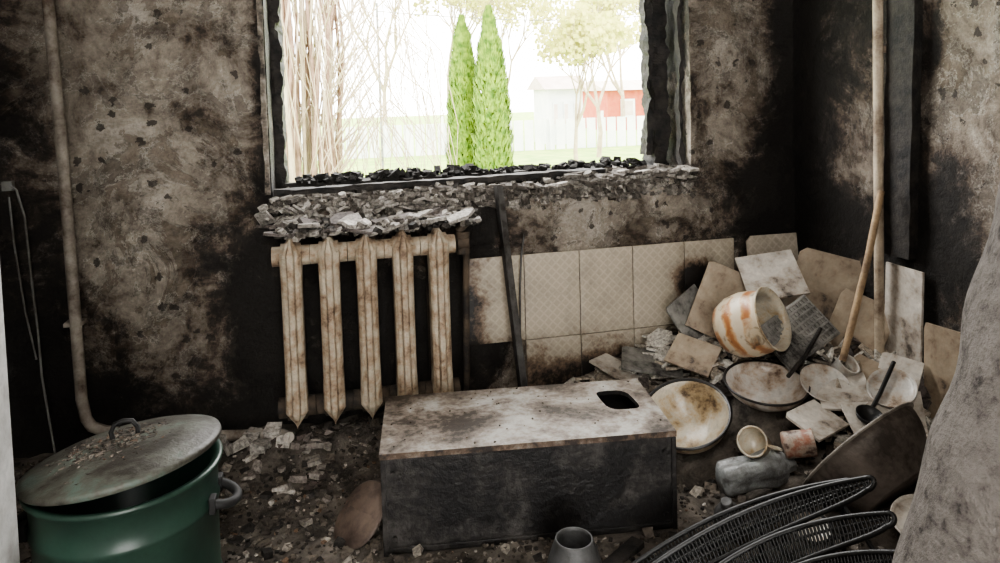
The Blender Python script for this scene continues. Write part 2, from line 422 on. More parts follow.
def in_bin(x,y): return math.hypot(x+.42,y-1.46)<.175
def blocked(x,y): return in_box(x,y) or in_bin(x,y) or (x<-.5 and y<1.27) or math.hypot(x-.475,y-1.48)<.06
EXC=[(.975,1.89,.11),(1.20,1.86,.115),(1.265,1.50,.13),(1.06,1.70,.04),(1.14,1.65,.04),(.93,1.535,.04),(1.03,1.44,.05),(1.27,1.32,.06),(1.05,1.63,.07)]
def exc(x,y,m=0): return any(math.hypot(x-a,y-b)<r+m for a,b,r in EXC)
nx,ny=180,120
vs=[];fs=[]
for i in range(nx+1):
    for j in range(ny+1):
        x=-1.10+i*(2.80/nx); y=.5+j*(1.94/ny); h=H(x,y)
        if blocked(x,y): h=0
        vs.append((x,y,h))
for i in range(nx):
    for j in range(ny): fs.append((i*(ny+1)+j,(i+1)*(ny+1)+j,(i+1)*(ny+1)+j+1,i*(ny+1)+j+1))
mb=MB(); mb.box((XR-XL+.1,YB-YF+.1,.1),c=((XL+XR)/2,(YB+YF)/2,-.0505),mi=1); mb.add(vs,fs); mb.make("floor",[M_debris,M_floor])
mb=MB()
for k in range(13000):
    x=ru(-1.0,1.62); y=ru(1.0,2.36)
    if blocked(x,y) or exc(x,y): continue
    c=pick(PAL); s=ru(.003,.013) if rnd()<.9 else ru(.013,.034)
    z=H(x,y)+s*.15
    if rnd()<.4: shard(mb,(x,y,z),s*1.5,ru(.002,.006),c,.3)
    else: lump(mb,(x,y,z),s*.9,c)
for k in range(70):
    x=ru(-.75,-.05); y=ru(1.98,2.34)
    c=random.choice([(.20,.17,.15),(.28,.25,.22),(.38,.35,.31),(.09,.07,.06)])
    shard(mb,(x,y,H(x,y)+.010),ru(.025,.065),ru(.008,.02),c,.5)
for (x,y) in [(-.30,2.3),(-.27,2.24),(-.24,2.3),(-.34,2.26),(-.2,2.27),(-.4,2.31)]:
    lump(mb,(x,y,H(x,y)+.02),.05,(.42,.39,.35))
for k in range(22):
    x=ru(-.2,.03); y=ru(1.5,1.70)
    shard(mb,(x,y,H(x,y)+.008),ru(.02,.045),.006,(.30,.27,.235),.3)
mb.make("floor_rubble",[M_chip],colattr=True,fix=False)
mb=MB()
PALT=[((.60,.57,.51),38),((.44,.38,.31),28),((.31,.28,.24),16),((.28,.165,.10),4),((.12,.10,.09),16)]
for k in range(760):
    x=ru(.90,1.62); y=ru(1.48,2.3)
    if x<1.0 and y<1.9: continue
    s=ru(.025,.08) if rnd()<.82 else ru(.08,.14)
    if exc(x,y,s*.35): continue
    shard(mb,(x,y,H(x,y)+ru(.005,.045)),s,ru(.005,.009),pick(PALT),.5)
for k in range(120):
    x=ru(1.36,1.62); y=ru(1.58,1.98)
    shard(mb,(x,y,H(x,y)+ru(.03,.085)),ru(.04,.11),.008,pick(PALT),.85)
for k in range(60):
    x=ru(1.0,1.3); y=ru(2.0,2.2)
    shard(mb,(x,y,H(x,y)+ru(.02,.06)),ru(.04,.10),.008,pick(PALT),.8)
for k in range(70):
    x=ru(.70,1.2); y=ru(2.1,2.34)
    shard(mb,(x,y,H(x,y)+ru(.005,.03)),ru(.05,.12),.007,pick(PALT),.35)
mb.make("broken_tile_heap",[M_chip],colattr=True,fix=False)
mb=MB()
PALS=[((.04,.035,.03),45),((.12,.105,.09),25),((.24,.22,.195),18),((.42,.39,.35),12)]
for k in range(420):
    x=ru(-.2,1.22); y=ru(2.42,2.66)
    lump(mb,(x,y,.785+ru(0,.012)),ru(.008,.028),pick(PALS))
for k in range(230):
    x=ru(-.17,1.14); lump(mb,(x,ru(2.55,2.64),.815+ru(0,.008)),ru(.008,.026),(.02,.018,.016))
for k in range(60):
    x=ru(-.15,.5) if rnd()<.7 else ru(.85,1.1); lump(mb,(x,ru(2.57,2.64),.828),ru(.015,.036),(.02,.018,.016))
for k in range(110):
    x=ru(.78,1.24); shard(mb,(x,ru(2.38,2.52),.79+ru(0,.02)),ru(.03,.09),.010,pick(PALS[1:]),.25)
for k in range(200):
    x=ru(-.22,1.24); shard(mb,(x,ru(2.38,2.42),.782+ru(-.008,.008)),ru(.02,.07),ru(.006,.012),pick(PALS[1:]),.25)
for k in range(520):
    x=ru(-.24,1.25); t=rnd(); lump(mb,(x,2.392+ru(-.006,.006),.775-.055*t*(1+.6*fbm(x*6,0,0))),ru(.008,.026),pick(PALS[1:]))
mb.make("windowsill_rubble",[M_chip],colattr=True,fix=False)
mb=MB()
for k in range(75):
    x=ru(-.20,.40)
    shard(mb,(x,ru(2.19,2.37),.695+ru(0,.03)),ru(.04,.14),ru(.006,.012),pick([((.48,.45,.41),30),((.32,.295,.265),36),((.14,.12,.11),34)]),.30)
for k in range(360):
    x=ru(-.20,.42); lump(mb,(x,ru(2.18,2.38),.69+ru(0,.03)),ru(.008,.022),pick(PALS))
for k in range(70):
    x=ru(-.26,.36); shard(mb,(x,2.375,.735+ru(-.025,.03)),ru(.03,.08),.008,pick([((.48,.45,.41),34),((.26,.24,.215),36)]),.8)
mb.make("plaster_slab_debris",[M_chip],colattr=True,fix=False)

# ---------------------------------------------------------------- wall tiles
ts=sootfield([(.40,.34,.08,.22,.65),(.75,.05,.4,.16,.5),(1.24,.40,.075,.065,1.0),(1.05,.12,.5,.08,.3),(.6,.24,.2,.03,.2),(1.3,.2,.2,.1,.25)],.12)
vs=[];so=[];fs=[]
def tile_grid(x0,z0,w,h):
    o=len(vs); a,b=10,14; g=.0014
    tone=ru(-.05,.08)
    for i in range(a+1):
        for j in range(b+1):
            x=x0+g+(w-2*g)*i/a; z=z0+g+(h-2*g)*j/b
            edge=(i in(0,a) or j in(0,b))
            vs.append((x,2.386+(.002 if edge else 0),z)); so.append(max(0,ts(x,z)+tone))
    for i in range(a):
        for j in range(b): fs.append((o+i*(b+1)+j,(o+(i+1)*(b+1)+j),(o+(i+1)*(b+1)+j+1),o+i*(b+1)+j+1))
for c in range(5): tile_grid(.40+.2*c,.245,.2,.3)
for c in range(1,6): tile_grid(.40+.2*c,.005,.2,.24)
me=bpy.data.meshes.new("wall_tiles"); me.from_pydata(vs,[],fs); me.materials.append(M_tile)
ca=me.color_attributes.new(name="soot",type='FLOAT_COLOR',domain='POINT')
for i,x in enumerate(so): ca.data[i].color=(x,x,x,1)
ob=bpy.data.objects.new("wall_tiles",me); COL.objects.link(ob)
sd=ob.modifiers.new("sol",'SOLIDIFY'); sd.thickness=.008; sd.offset=-1

def tile(center,normal,up,w,h,mat,th=.008,ribs=False,broken=True):
    mb=MB()
    k=ru(.75,.95) if broken else 1
    k2=ru(.75,.95) if broken else 1
    poly=[(-w/2,-h/2),(w/2,-h/2),(w/2,h/2*k),(w/2*k2,h/2),(-w/2,h/2)] if broken else [(-w/2,-h/2),(w/2,-h/2),(w/2,h/2),(-w/2,h/2)]
    n=len(poly)
    vs=[(x,-th/2,z) for x,z in poly]+[(x,th/2,z) for x,z in poly]
    fs=[tuple(range(n)),tuple(range(2*n-1,n-1,-1))]+[(a,(a+1)%n,n+(a+1)%n,n+a) for a in range(n)]
    mb.add(vs,fs)
    if ribs:
        q=8
        for a in range(q):
            x=-w/2*.9+w*.9*a/(q-1); mb.box((.007,.006,h*.96),c=(x,th/2+.002,0))
        for a in range(16):
            z=-h/2*.94+h*.94*a/15; mb.box((w*.96,.005,.005),c=(0,th/2+.002,z))
    return mb.make("ceramic_tile",[mat],loc=center,rot=frame(normal,up),bevel=.001)
tile((1.53,2.34,.455),(-.05,-1,.15),(0,.1,1),.20,.20,M_tile_loose)
tile((1.39,2.14,.465),(-.30,-.50,.80),(.20,.75,.35),.19,.19,M_tile_white,broken=False)
tile((1.24,2.20,.37),(-.3,-.9,.35),(.45,.1,.85),.17,.24,M_tile_tan)
tile((1.16,2.24,.31),(.2,-.9,.4),(-.4,.1,.85),.16,.18,M_tile_dark)
tile((1.56,2.10,.41),(-.65,-.75,.30),(.35,.1,.95),.20,.25,M_tile_tan)
tile((1.565,1.95,.31),(-.75,-.6,.30),(.35,-.10,.95),.17,.24,M_tile_tan,broken=True)
tile((1.34,1.93,.345),(-.30,-.72,.55),(.80,.1,.35),.15,.20,M_tile_dark,ribs=True,broken=False)
tile((1.42,2.12,.32),(-.3,-.8,.4),(-.2,.2,.9),.2,.28,M_tile_white)
tile((1.632,1.83,.40),(-1,0,.03),(0.03,0,1),.145,.29,M_tile_white,broken=False)
tile((1.640,1.83,.17),(-1,0,.03),(0.03,0,1),.145,.16,M_tile_white,broken=True)
tile((1.632,1.685,.27),(-1,-.05,.05),(0.03,.05,1),.12,.27,M_tile_tan)
tile((1.37,1.76,.225),(-.2,-.25,.95),(.5,1,0),.14,.15,M_tile_white)
tile((1.23,1.69,.190),(.1,-.30,.95),(-.4,1,0),.14,.11,M_tile_white,broken=True)
tile((1.46,1.80,.24),(-.3,-.35,.9),(.9,.4,0),.10,.15,M_tile_tan)
tile((.99,2.22,.185),(.05,-.22,.96),(.4,1,0),.20,.14,M_tile_dark)
tile((.88,2.26,.16),(.15,-.2,.96),(.9,.6,0),.16,.10,M_tile_white)
tile((1.36,1.66,.19),(-.1,-.5,.9),(.2,1,.2),.10,.10,M_tile_white)
tile((1.09,2.12,.235),(-.3,-.45,.8),(.7,.5,.5),.15,.12,M_tile_tan)
tile((1.46,1.66,.20),(-.4,-.5,.8),(.3,.5,.6),.13,.12,M_tile_white)
tile((1.54,1.75,.24),(-.5,-.5,.7),(.5,.3,.6),.11,.15,M_tile_white)

# ---------------------------------------------------------------- radiator
mb=MB()
def rib(cx,yf,z0,z1,w,d,mi):
    zs=[(z0,.10),(z0+.020,.50),(z0+.048,1),(z0+.052,1),(z0+.10,.97)]
    q=8
    for k in range(1,q): zs.append((z0+.10+(z1-z0-.20)*k/q,.93))
    zs+=[(z1-.10,.97),(z1-.050,1),(z1-.046,1),(z1-.020,.55),(z1,.18)]
    prof=[(-.5,1),(-.5,.55),(-.46,.36),(-.34,.24),(-.20,.20),(-.15,.04),(-.11,0),(.11,0),(.15,.04),(.20,.20),(.34,.24),(.46,.36),(.5,.55),(.5,1)]
    vs=[]
    for z,k in zs:
        W=w*k
        for (a,b) in prof:
            vs.append((cx+a*W,yf+b*d+(1-k)*.03,z))
    fs=[];m=len(prof)
    for i in range(len(zs)-1):
        for a in range(m): fs.append((i*m+a,i*m+(a+1)%m,(i+1)*m+(a+1)%m,(i+1)*m+a))
    mb.add(vs,fs,mi,smooth=False)
    mb.add(vs,[tuple(range(m)),tuple(range((len(zs)-1)*m,len(zs)*m))],mi)
for i in range(5):
    cx=-.158+.110*i
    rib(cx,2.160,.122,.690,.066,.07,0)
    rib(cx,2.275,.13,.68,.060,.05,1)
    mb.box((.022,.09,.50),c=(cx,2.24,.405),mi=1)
    for z in(.175,.635):
        mb.tube([(cx-.054,2.225,z),(cx-.03,2.225,z),(cx-.028,2.225,z),(cx+.028,2.225,z),(cx+.03,2.225,z),(cx+.054,2.225,z)],[.030,.030,.038,.038,.030,.030],16,1 if z<.4 else 0)
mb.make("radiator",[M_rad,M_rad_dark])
mb=MB()
mb.tube([(.345,2.225,.635),(.38,2.225,.635)],.018,12); mb.tube([(.365,2.235,.60),(.365,2.235,.67)],.022,12)
mb.tube([(.375,2.26,.635),(.38,2.27,.60),(.375,2.27,.45),(.365,2.27,.03)],.011,10)
mb.tube([(.35,2.235,.67),(.38,2.235,.70)],.013,10)
mb.make("radiator_valve_pipe",[M_rad_dark])
mb=MB()
P0=[(-.825,2.355,2.6),(-.82,2.355,1.6),(-.80,2.355,.9),(-.79,2.355,.22),(-.78,2.352,.16),(-.765,2.35,.135),(-.73,2.345,.12),(-.6,2.34,.085),(-.21,2.30,.06),(-.19,2.25,.07)]
mb.tube(P0,.0165,14)
for z in (.45,1.55): mb.box((.05,.045,.012),c=(-.80,2.37,z))
mb.make("heating_pipe",[M_pipe])
mb=MB()
mb.tube([(-.955,2.37,.88),(-.93,2.36,.86),(-.915,2.365,.78),(-.91,2.37,.6),(-.90,2.365,.45),(-.895,2.36,.30),(-.88,2.35,.18),(-.86,2.33,.06)],.0035,8)
mb.tube([(-.955,2.37,.84),(-.945,2.36,.7),(-.93,2.365,.5),(-.91,2.37,.35)],.003,8)
mb.box((.028,.02,.028),c=(-.957,2.375,.872))
mb.make("electric_cable",[M_cable],bevel=.001)
mb=MB()
d=Vector((.512,2.365,.79))-Vector((.548,2.18,.01)); L=d.length
Mx=T(.548,2.18,.01)@d.to_track_quat('Z','Y').to_matrix().to_4x4()
mb.box((.032,.004,L),M=Mx,c=(0,0,L/2)); mb.box((.004,.026,L),M=Mx,c=(.014,.012,L/2))
mb.make("steel_angle_bar",[M_steel])
mb=MB(); mb.tube([(.60,2.375,.62),(.585,2.36,.55),(.575,2.35,.45),(.56,2.33,.05)],.0035,8); mb.make("bent_wire",[M_steel])
mb=MB(); mb.tube([(1.60,1.90,2.6),(1.60,1.895,1.4),(1.597,1.89,.8),(1.595,1.885,.10)],[.015,.015,.014,.014],14)
mb.box((.06,.02,.02),c=(1.63,1.895,1.2)); mb.make("gas_pipe",[M_pole])
mb=MB(); mb.tube([(1.572,1.85,.775),(1.50,1.82,.58),(1.43,1.80,.40),(1.39,1.79,.30)],.010,12); mb.make("broom_stick",[M_wood])
mb=MB(); mb.tube([(1.52,1.74,.30),(1.44,1.70,.235),(1.37,1.66,.20)],.006,10)
mb.lathe([(0,0),(.02,.002),(.032,.012),(.036,.025),(.033,.025),(.028,.014),(0,.006)],24,M=T(1.355,1.645,.19)@RX(20))
mb.make("soup_ladle",[M_black])
mb=MB(); mb.tube([(1.22,1.80,.27),(1.32,1.86,.30),(1.40,1.90,.36)],.006,10); mb.make("burnt_stick",[M_char])

# ---------------------------------------------------------------- stove cabinet
bm=bmesh.new()
W,D,Hh=.73,.335,.25
def V(x,y,z): return bm.verts.new((x,y,z))
o=[V(-W/2,-D/2,Hh),V(W/2,-D/2,Hh),V(W/2,D/2,Hh),V(-W/2,D/2,Hh)]
eo=[bm.edges.new((o[i],o[(i+1)%4])) for i in range(4)]
hc=(.270,.035)
hp=[]
for k in range(20):
    a=2*math.pi*k/20; ca,sa=math.cos(a),math.sin(a)
    x=hc[0]+.045*math.copysign(abs(ca)**.5,ca)+.012*sa*-1; y=hc[1]+.062*math.copysign(abs(sa)**.55,sa)
    hp.append((x,y))
h1=[V(x,y,Hh) for x,y in hp]; eh=[bm.edges.new((h1[i],h1[(i+1)%20])) for i in range(20)]
bmesh.ops.triangle_fill(bm,edges=eo+eh,use_beauty=True)
for f_ in list(bm.faces):
    if all(v in h1 for v in f_.verts): bm.faces.remove(f_)
for f_ in bm.faces: f_.material_index=0
h2=[V(x,y,Hh-.012) for x,y in hp]
for k in range(20):
    f_=bm.faces.new((h1[k],h1[(k+1)%20],h2[(k+1)%20],h2[k])); f_.material_index=2
lip=.014
lo=[V(-W/2,-D/2,Hh-lip),V(W/2,-D/2,Hh-lip),V(W/2,D/2,Hh-lip),V(-W/2,D/2,Hh-lip)]
for k in range(4):
    f_=bm.faces.new((o[k],o[(k+1)%4],lo[(k+1)%4],lo[k])); f_.material_index=3
e=.004
bt=[V(sx*(W/2-e),sy*(D/2-e),Hh-lip) for sx,sy in((-1,-1),(1,-1),(1,1),(-1,1))]
bb=[V(sx*(W/2-e),sy*(D/2-e),0) for sx,sy in((-1,-1),(1,-1),(1,1),(-1,1))]
for k in range(4):
    f_=bm.faces.new((lo[k],lo[(k+1)%4],bt[(k+1)%4],bt[k])); f_.material_index=1
    f_=bm.faces.new((bt[k],bt[(k+1)%4],bb[(k+1)%4],bb[k])); f_.material_index=1
f_=bm.faces.new(bb[::-1]); f_.material_index=1
li=[V(sx*(W/2-.012),sy*(D/2-.012),Hh-.013) for sx,sy in((-1,-1),(1,-1),(1,1),(-1,1))]
lb=[V(sx*(W/2-.012),sy*(D/2-.012),.02) for sx,sy in((-1,-1),(1,-1),(1,1),(-1,1))]
for k in range(4):
    f_=bm.faces.new((li[k],lb[k],lb[(k+1)%4],li[(k+1)%4])); f_.material_index=2
f_=bm.faces.new(lb); f_.material_index=2
bm.normal_update()
me=bpy.data.meshes.new("stove_cabinet"); bm.to_mesh(me); bm.free()
M_lip=grime("rusty_enamel_edge",(.32,.29,.25),dirt=(.03,.022,.018),mid=(.14,.095,.065),amt=.55,scale=12,rough=.5)
for m in (M_boxtop,M_boxside,M_inner,M_lip): me.materials.append(m)
ob=bpy.data.objects.new("stove_cabinet",me); COL.objects.link(ob); ob.location=(bx,by,0.002); ob.rotation_euler=(0,0,math.radians(bth))
cab=ob
mb=MB()
for x in (-W/2+.03,W/2-.03):
    for z in (.04,.20): mb.tube([(x,-D/2+.006,z),(x,-D/2-.003,z)],.006,12)
mb.box((.012,.006,Hh-lip),c=(W/2-.008,-D/2+.001,(Hh-lip)/2)); mb.box((.012,.006,Hh-lip),c=(-W/2+.008,-D/2+.001,(Hh-lip)/2))
mb.box((W-.02,.006,.012),c=(0,-D/2+.001,.012))
s_=mb.make("seams",[M_boxside],bevel=.001); s_.parent=cab
mb=MB()
for k in range(60):
    x=ru(-W/2+.02,W/2-.02); y=ru(-D/2+.01,D/2-.01)
    if abs(x-hc[0])<.07 and abs(y-hc[1])<.08: continue
    lump(mb,(x,y,Hh+.001),ru(.002,.005),pick([((.12,.10,.08),3),((.30,.25,.20),3)]))
s_=mb.make("cabinet_ash",[M_chip],colattr=True,fix=False); s_.parent=cab

# ---------------------------------------------------------------- green enamel pot
mb=MB()
R0=.163
mb.lathe([(0,.004),(R0-.02,.004),(R0-.012,.012),(R0-.008,.05),(R0-.006,.16),(R0-.003,.165),(R0-.003,.175),(R0-.006,.18),(R0-.005,.33),(R0-.001,.335),(R0-.001,.343),(R0-.004,.348),(R0-.002,.40),(R0+.006,.408),(R0+.008,.414),(R0+.004,.418),(R0-.008,.414),(R0-.014,.40),(R0-.016,.05),(0,.03)],72,wob=0)
pot=mb.make("enamel_pot",[M_green],loc=(-.42,1.46,.001))
M_hand=grime("black_handle",(.018,.017,.017),dirt=(.008,.008,.008),rough=.7,bmp=.2)
def handle(side):
    mb=MB()
    x0=R0-.006; pts=[]
    for k in range(13):
        a=math.pi*k/12; pts.append((side*(x0+.040*math.sin(a)),-.040*math.cos(a)-.01,.345-.012*math.sin(a)))
    mb.tube(pts,.0095,10); 
    for y in(-.05,.03): mb.box((.012,.024,.03),c=(side*(x0+.002),y,.345))
    h=mb.make("handle",[M_hand],bevel=.002); h.parent=pot; return h
handle(1); handle(-1)
mb=MB()
mb.lathe([(.170,-.012),(.174,-.006),(.172,.001),(.160,.003),(.150,.009),(.11,.017),(.06,.022),(0,.024)],72)
mb.lathe([(.169,-.012),(.158,-.003),(.11,.012),(.0,.019)],72)
lid=mb.make("pot_cover",[M_lid],loc=(-.004,.004,.441),rot=(math.radians(-5.0),math.radians(-6.5),0)); lid.parent=pot
mb=MB()
pts=[(-.022,0,.018),(-.024,0,.036),(-.016,0,.050),(0,0,.053),(.016,0,.050),(.024,0,.036),(.022,0,.018)]
mb.tube(pts,.0045,10); k_=mb.make("knob",[M_hand],loc=(.0,.02,0)); k_.parent=lid
mb=MB()
for k in range(600):
    a=ru(0,6.28); r=.13*rnd()**.6; x=-.03+r*math.cos(a)*.9; y=-.005+r*math.sin(a)
    rr=math.hypot(x,y)
    if rr>.155: continue
    z=.023-.021*(rr/.165)**2+.003*max(0,1-r/.11)
    c=pick([((.15,.125,.10),4),((.21,.185,.155),2),((.06,.05,.04),5),((.14,.09,.06),1)])
    if rnd()<.3: shard(mb,(x,y,z),ru(.006,.03),ru(.0015,.003),c,.12)
    else: lump(mb,(x,y,z),ru(.002,.007),c)
k_=mb.make("lid_rubble",[M_chip],colattr=True,fix=False); k_.parent=lid

# ---------------------------------------------------------------- crockery
def bowl(name,r,h,mats,loc,normal,rb=None,rim=.009):
    rb=rb or r*.5
    mb=MB()
    prof=[(0,.0),(rb,.0),(rb+.004,.004)]; mis=[1,1]
    for k in range(1,9):
        t=k/8; prof.append((rb+(r-rb)*math.sin(t*math.pi/2)**.9,.004+(h-.004)*t)); mis.append(1)
    prof+= [(r+rim-.001,h+.001),(r+rim,h+.005),(r+.002,h+.007),(r-.002,h+.002)]; mis+=[2,2,2,2]
    for k in range(8,0,-1):
        t=k/8; prof.append((rb-.003+(r-rb)*math.sin(t*math.pi/2)**.9,.008+(h-.006)*t)); mis.append(0)
    prof.append((rb-.01,.008)); mis.append(0); prof.append((0,.008)); mis.append(0)
    mb.lathe(prof,56,mis=mis)
    q=Vector(normal).to_track_quat('Z','Y').to_matrix().to_4x4()
    return mb.make(name,mats,loc=loc,rot=q)
bowl("enamel_basin",.122,.095,[M_enw,M_enw,M_rim],(.985,1.935,.065),(-.30,-.30,.86),rb=.055)
bowl("enamel_bowl",.115,.060,[M_enw2,M_enw2,M_rim],(1.195,1.875,.170),(-.06,-.16,.98),rb=.055,rim=.006)
bowl("aluminium_basin",.168,.12,[M_greybasin,M_greybasin,M_greyrim],(1.285,1.46,.105),(-.30,.80,.62),rb=.10)
bowl("small_bowl",.045,.025,[M_enw2,M_greybasin,M_rim],(1.03,1.44,.05),(-.1,-.2,1),rb=.022,rim=.004)
bowl("saucer",.06,.014,[M_tile_white,M_tile_white,M_tile_white],(1.21,1.30,.13),(-.3,-.3,1),rb=.03,rim=.004)
bowl("dinner_plate",.065,.014,[M_enw2,M_enw2,M_enw2],(1.335,1.80,.225),(-.1,-.45,.85),rb=.045,rim=.004)
bowl("dinner_plate",.06,.014,[M_enw2,M_enw2,M_enw2],(1.48,1.70,.235),(-.45,-.35,.8),rb=.04,rim=.004)
mb=MB()
prof=[(0,0),(.05,0),(.075,.012),(.092,.045),(.098,.09),(.094,.13),(.086,.155),(.092,.168),(.097,.172),(.094,.176),(.083,.165),(.080,.155),(.088,.12),(.09,.08),(.08,.03),(.05,.012),(0,.012)]
mis=[0]*8+[1]*8
mb.lathe(prof,56,mis=mis)
mb.make("striped_pot",[M_stripe,M_enw],loc=(1.155,2.04,.335),rot=Vector((.50,-.74,.38)).to_track_quat('Z','Y').to_matrix().to_4x4())
def mug(name,r,h,mats,loc,nrm):
    mb=MB(); mb.lathe([(0,0),(r*.92,0),(r,.006),(r,h),(r+.002,h+.002),(r-.003,h+.002),(r-.004,h-.002),(r-.004,.008),(0,.006)],36,mis=[0]*5+[1]*3)
    mb.tube([(r-.002,0,h*.8),(r+.022,0,h*.75),(r+.028,0,h*.5),(r+.02,0,h*.25),(r-.002,0,h*.2)],.0045,8,mi=0)
    return mb.make(name,mats,loc=loc,rot=Vector(nrm).to_track_quat('Z','Y').to_matrix().to_4x4())
mug("enamel_mug",.038,.07,[M_enw,M_enw],(1.065,1.71,.13),(-.55,-.55,.5))
mug("tin_can",.034,.075,[M_red,M_enw2],(1.115,1.67,.145),(.85,-.35,.15))
mug("tea_cup",.032,.05,[M_enw2,M_enw2],(1.42,1.84,.24),(.2,-.6,.8))
mb=MB()
pr=[(0,0)]+[(.036*math.sin(math.pi*k/14),.036-.036*math.cos(math.pi*k/14)) for k in range(1,13)]+[(.014,.075),(.014,.085),(.010,.085),(0,.083)]
mb.lathe(pr,36); mb.make("lamp_globe",[M_greyjar],loc=(.895,1.56,.02),rot=(math.radians(12),math.radians(-14),0))
mb=MB()
mb.lathe([(0,0),(.03,0),(.042,.01),(.045,.05),(.040,.10),(.043,.15),(.034,.18),(.018,.195),(.016,.215),(.0,.216)],40,wob=.5,seed=3)
mb.make("melted_plastic_bottle",[M_glass],loc=(.93,1.67,.075),rot=Vector((.97,-.02,.10)).to_track_quat('Z','Y').to_matrix().to_4x4())
mb=MB()
mb.lathe([(0,0),(.055,0),(.064,.01),(.066,.03),(.060,.065),(.050,.095),(.042,.115),(.041,.120),(.038,.120),(.038,.112),(.05,.07),(.055,.03),(0,.01)],48)
mb.make("ceramic_vase",[M_greyjar],loc=(.465,1.47,.002))
for i,(x,y,z,nn) in enumerate([(.022,1.80,.070,(-.55,-.40,.70)),(.004,1.785,.050,(-.50,-.36,.72))]):
    mb=MB(); mb.lathe([(0,-.006),(.058,-.006),(.066,-.003),(.070,0),(.066,.004),(.056,.003),(.046,.008),(0,.012)],48)
    mb.make("pot_lid",[M_brown],loc=(x,y,z),rot=Vector(nn).to_track_quat('Z','Y').to_matrix().to_4x4())
mb=MB()
mb.box((.30,.07,.014),M=T(.24,1.50,.02)@RZ(6)@RX(4)); mb.box((.20,.05,.012),M=T(.14,1.44,.03)@RZ(-14)@RY(4)); mb.box((.14,.035,.016),M=T(.60,1.53,.02)@RZ(35))
mb.make("charred_plank_scraps",[M_char],bevel=.002)

# ---------------------------------------------------------------- slatted racks
def rack(a,m1,b,wd):
    mb=MB(); a=Vector(a);m1=Vector(m1);b=Vector(b); n=60
    L_=[];R_=[]
    for i in range(n+1):
        t=i/n; p=a*(1-t)**2+m1*2*t*(1-t)+b*t*t
        tg=((m1-a)*(1-t)+(b-m1)*t).normalized()
        side=Vector((-tg.y,tg.x,0)).normalized()*-1
        dn=(side*.55+Vector((0,0,-.83))).normalized()
        w=wd*(math.sin(math.pi*min(1,max(0,t*.9+.08)))**.35)
        L_.append(p); R_.append(p+dn*w)
    mb.tube(L_,.0055,8); mb.tube(R_,.0055,8)
    for fr in (.33,.66): mb.tube([l*(1-fr)+r*fr for l,r in zip(L_,R_)],.003,6)
    for i in range(0,n+1):
        l,r=L_[i],R_[i]; j=min(n,i+2)
        mb.tube([l,(l+R_[j])*.5+Vector((0,-.003,0)),R_[j]],.0029,5,cap=False)
    e0,e1=L_[-1],R_[-1]; c=(e0+e1)*.5; ax=(L_[-1]-L_[-4]).normalized(); hv=(e0-e1)*.5
    mb.tube([c+hv*math.cos(math.pi*q/10)+ax*hv.length*1.1*math.sin(math.pi*q/10) for q in range(11)],.0055,8)
    mb.tube([L_[0],R_[0]],.0055,8)
    return mb
parent=bpy.data.objects.new("metal_dish_rack",None); COL.objects.link(parent)
specs=[((.60,1.42,.05),(.86,1.44,.17),(1.03,1.25,.29),.062),
       ((.66,1.34,.05),(.87,1.36,.165),(1.025,1.19,.25),.062),
       ((.71,1.27,.05),(.89,1.28,.155),(1.01,1.12,.215),.066),
       ((.76,1.20,.05),(.91,1.20,.14),(1.0,1.06,.185),.07),
       ((.57,1.47,.02),(.84,1.50,.14),(1.02,1.30,.26),.05)]
for k,(a,m1,b,w) in enumerate(specs):
    o_=rack(a,m1,b,w).make("slatted_band_%d"%(k+1),[M_black],fix=False); o_.parent=parent
mb=MB()
for q in (.15,.5,.85):
    pts=[]
    for (a,m1,b,w) in specs[:4]:
        a,m1,b=Vector(a),Vector(m1),Vector(b); p=a*(1-q)**2+m1*2*q*(1-q)+b*q*q; pts.append(p+Vector((0.02,-.02,-w*.6)))
    mb.tube(pts,.005,8); mb.tube([pts[-1],(pts[-1].x,pts[-1].y,.005)],.005,8); mb.tube([pts[0],(pts[0].x,pts[0].y,.005)],.005,8)
o_=mb.make("cross_rods",[M_black]); o_.parent=parent

# ---------------------------------------------------------------- leaning tank in the right foreground
mb=MB()
mb.lathe([(0,0),(.17,0),(.195,.015),(.20,.04)]+[(.2+.002*math.sin(k),.08+k*.03) for k in range(30)]+[(.19,1.02),(.15,1.07),(.08,1.10),(0,1.105)],64,wob=.06,seed=2)
d=Vector((.29,-.04,1)).normalized()
mb.make("water_tank",[M_tank],loc=(.872,.80,.045),rot=d.to_track_quat('Z','Y').to_matrix().to_4x4())

# ---------------------------------------------------------------- outdoors
mb=MB(); vs=[(-25,2.7,-.8),(45,2.7,-.8),(45,70,-.8),(-25,70,-.8)]; mb.add(vs,[(0,1,2,3)]); mb.make("lawn",[M_grass])
def thuja(loc,r,h,seed):
    mb=MB(); random.seed(seed)
    mb.tube([(0,0,0),(0,0,h*.5)],.05,8)
    for k in range(7500):
        t=rnd(); z=.08+t*(h-.25); rad=r*max(.02,(1-t**2.6))**.8*(.92+.2*noise.noise(Vector((0,z*3,seed))))
        a=ru(0,6.283); q=ru(.72,1.0)*(1+.14*noise.noise(Vector((math.cos(a)*2,math.sin(a)*2,z*2.5+seed))))
        p=Vector((rad*q*math.cos(a),rad*q*math.sin(a),z))
        out=Vector((math.cos(a)*.35,math.sin(a)*.35,1)).normalized(); s=Vector((-math.sin(a),math.cos(a),0))
        l=ru(.08,.18); w=ru(.015,.04)
        mb.add([p-s*w,p+out*l*.5-s*w*.8,p+out*l,p+out*l*.5+s*w*.8,p+s*w],[(0,1,2,3,4)])
    return mb.make("thuja_tree",[M_thuja],loc=loc,fix=False)
thuja((3.20,15.2,-.8),.48,3.85,3)
thuja((2.74,16.0,-.8),.46,3.75,8)
random.seed(11)
mb=MB()
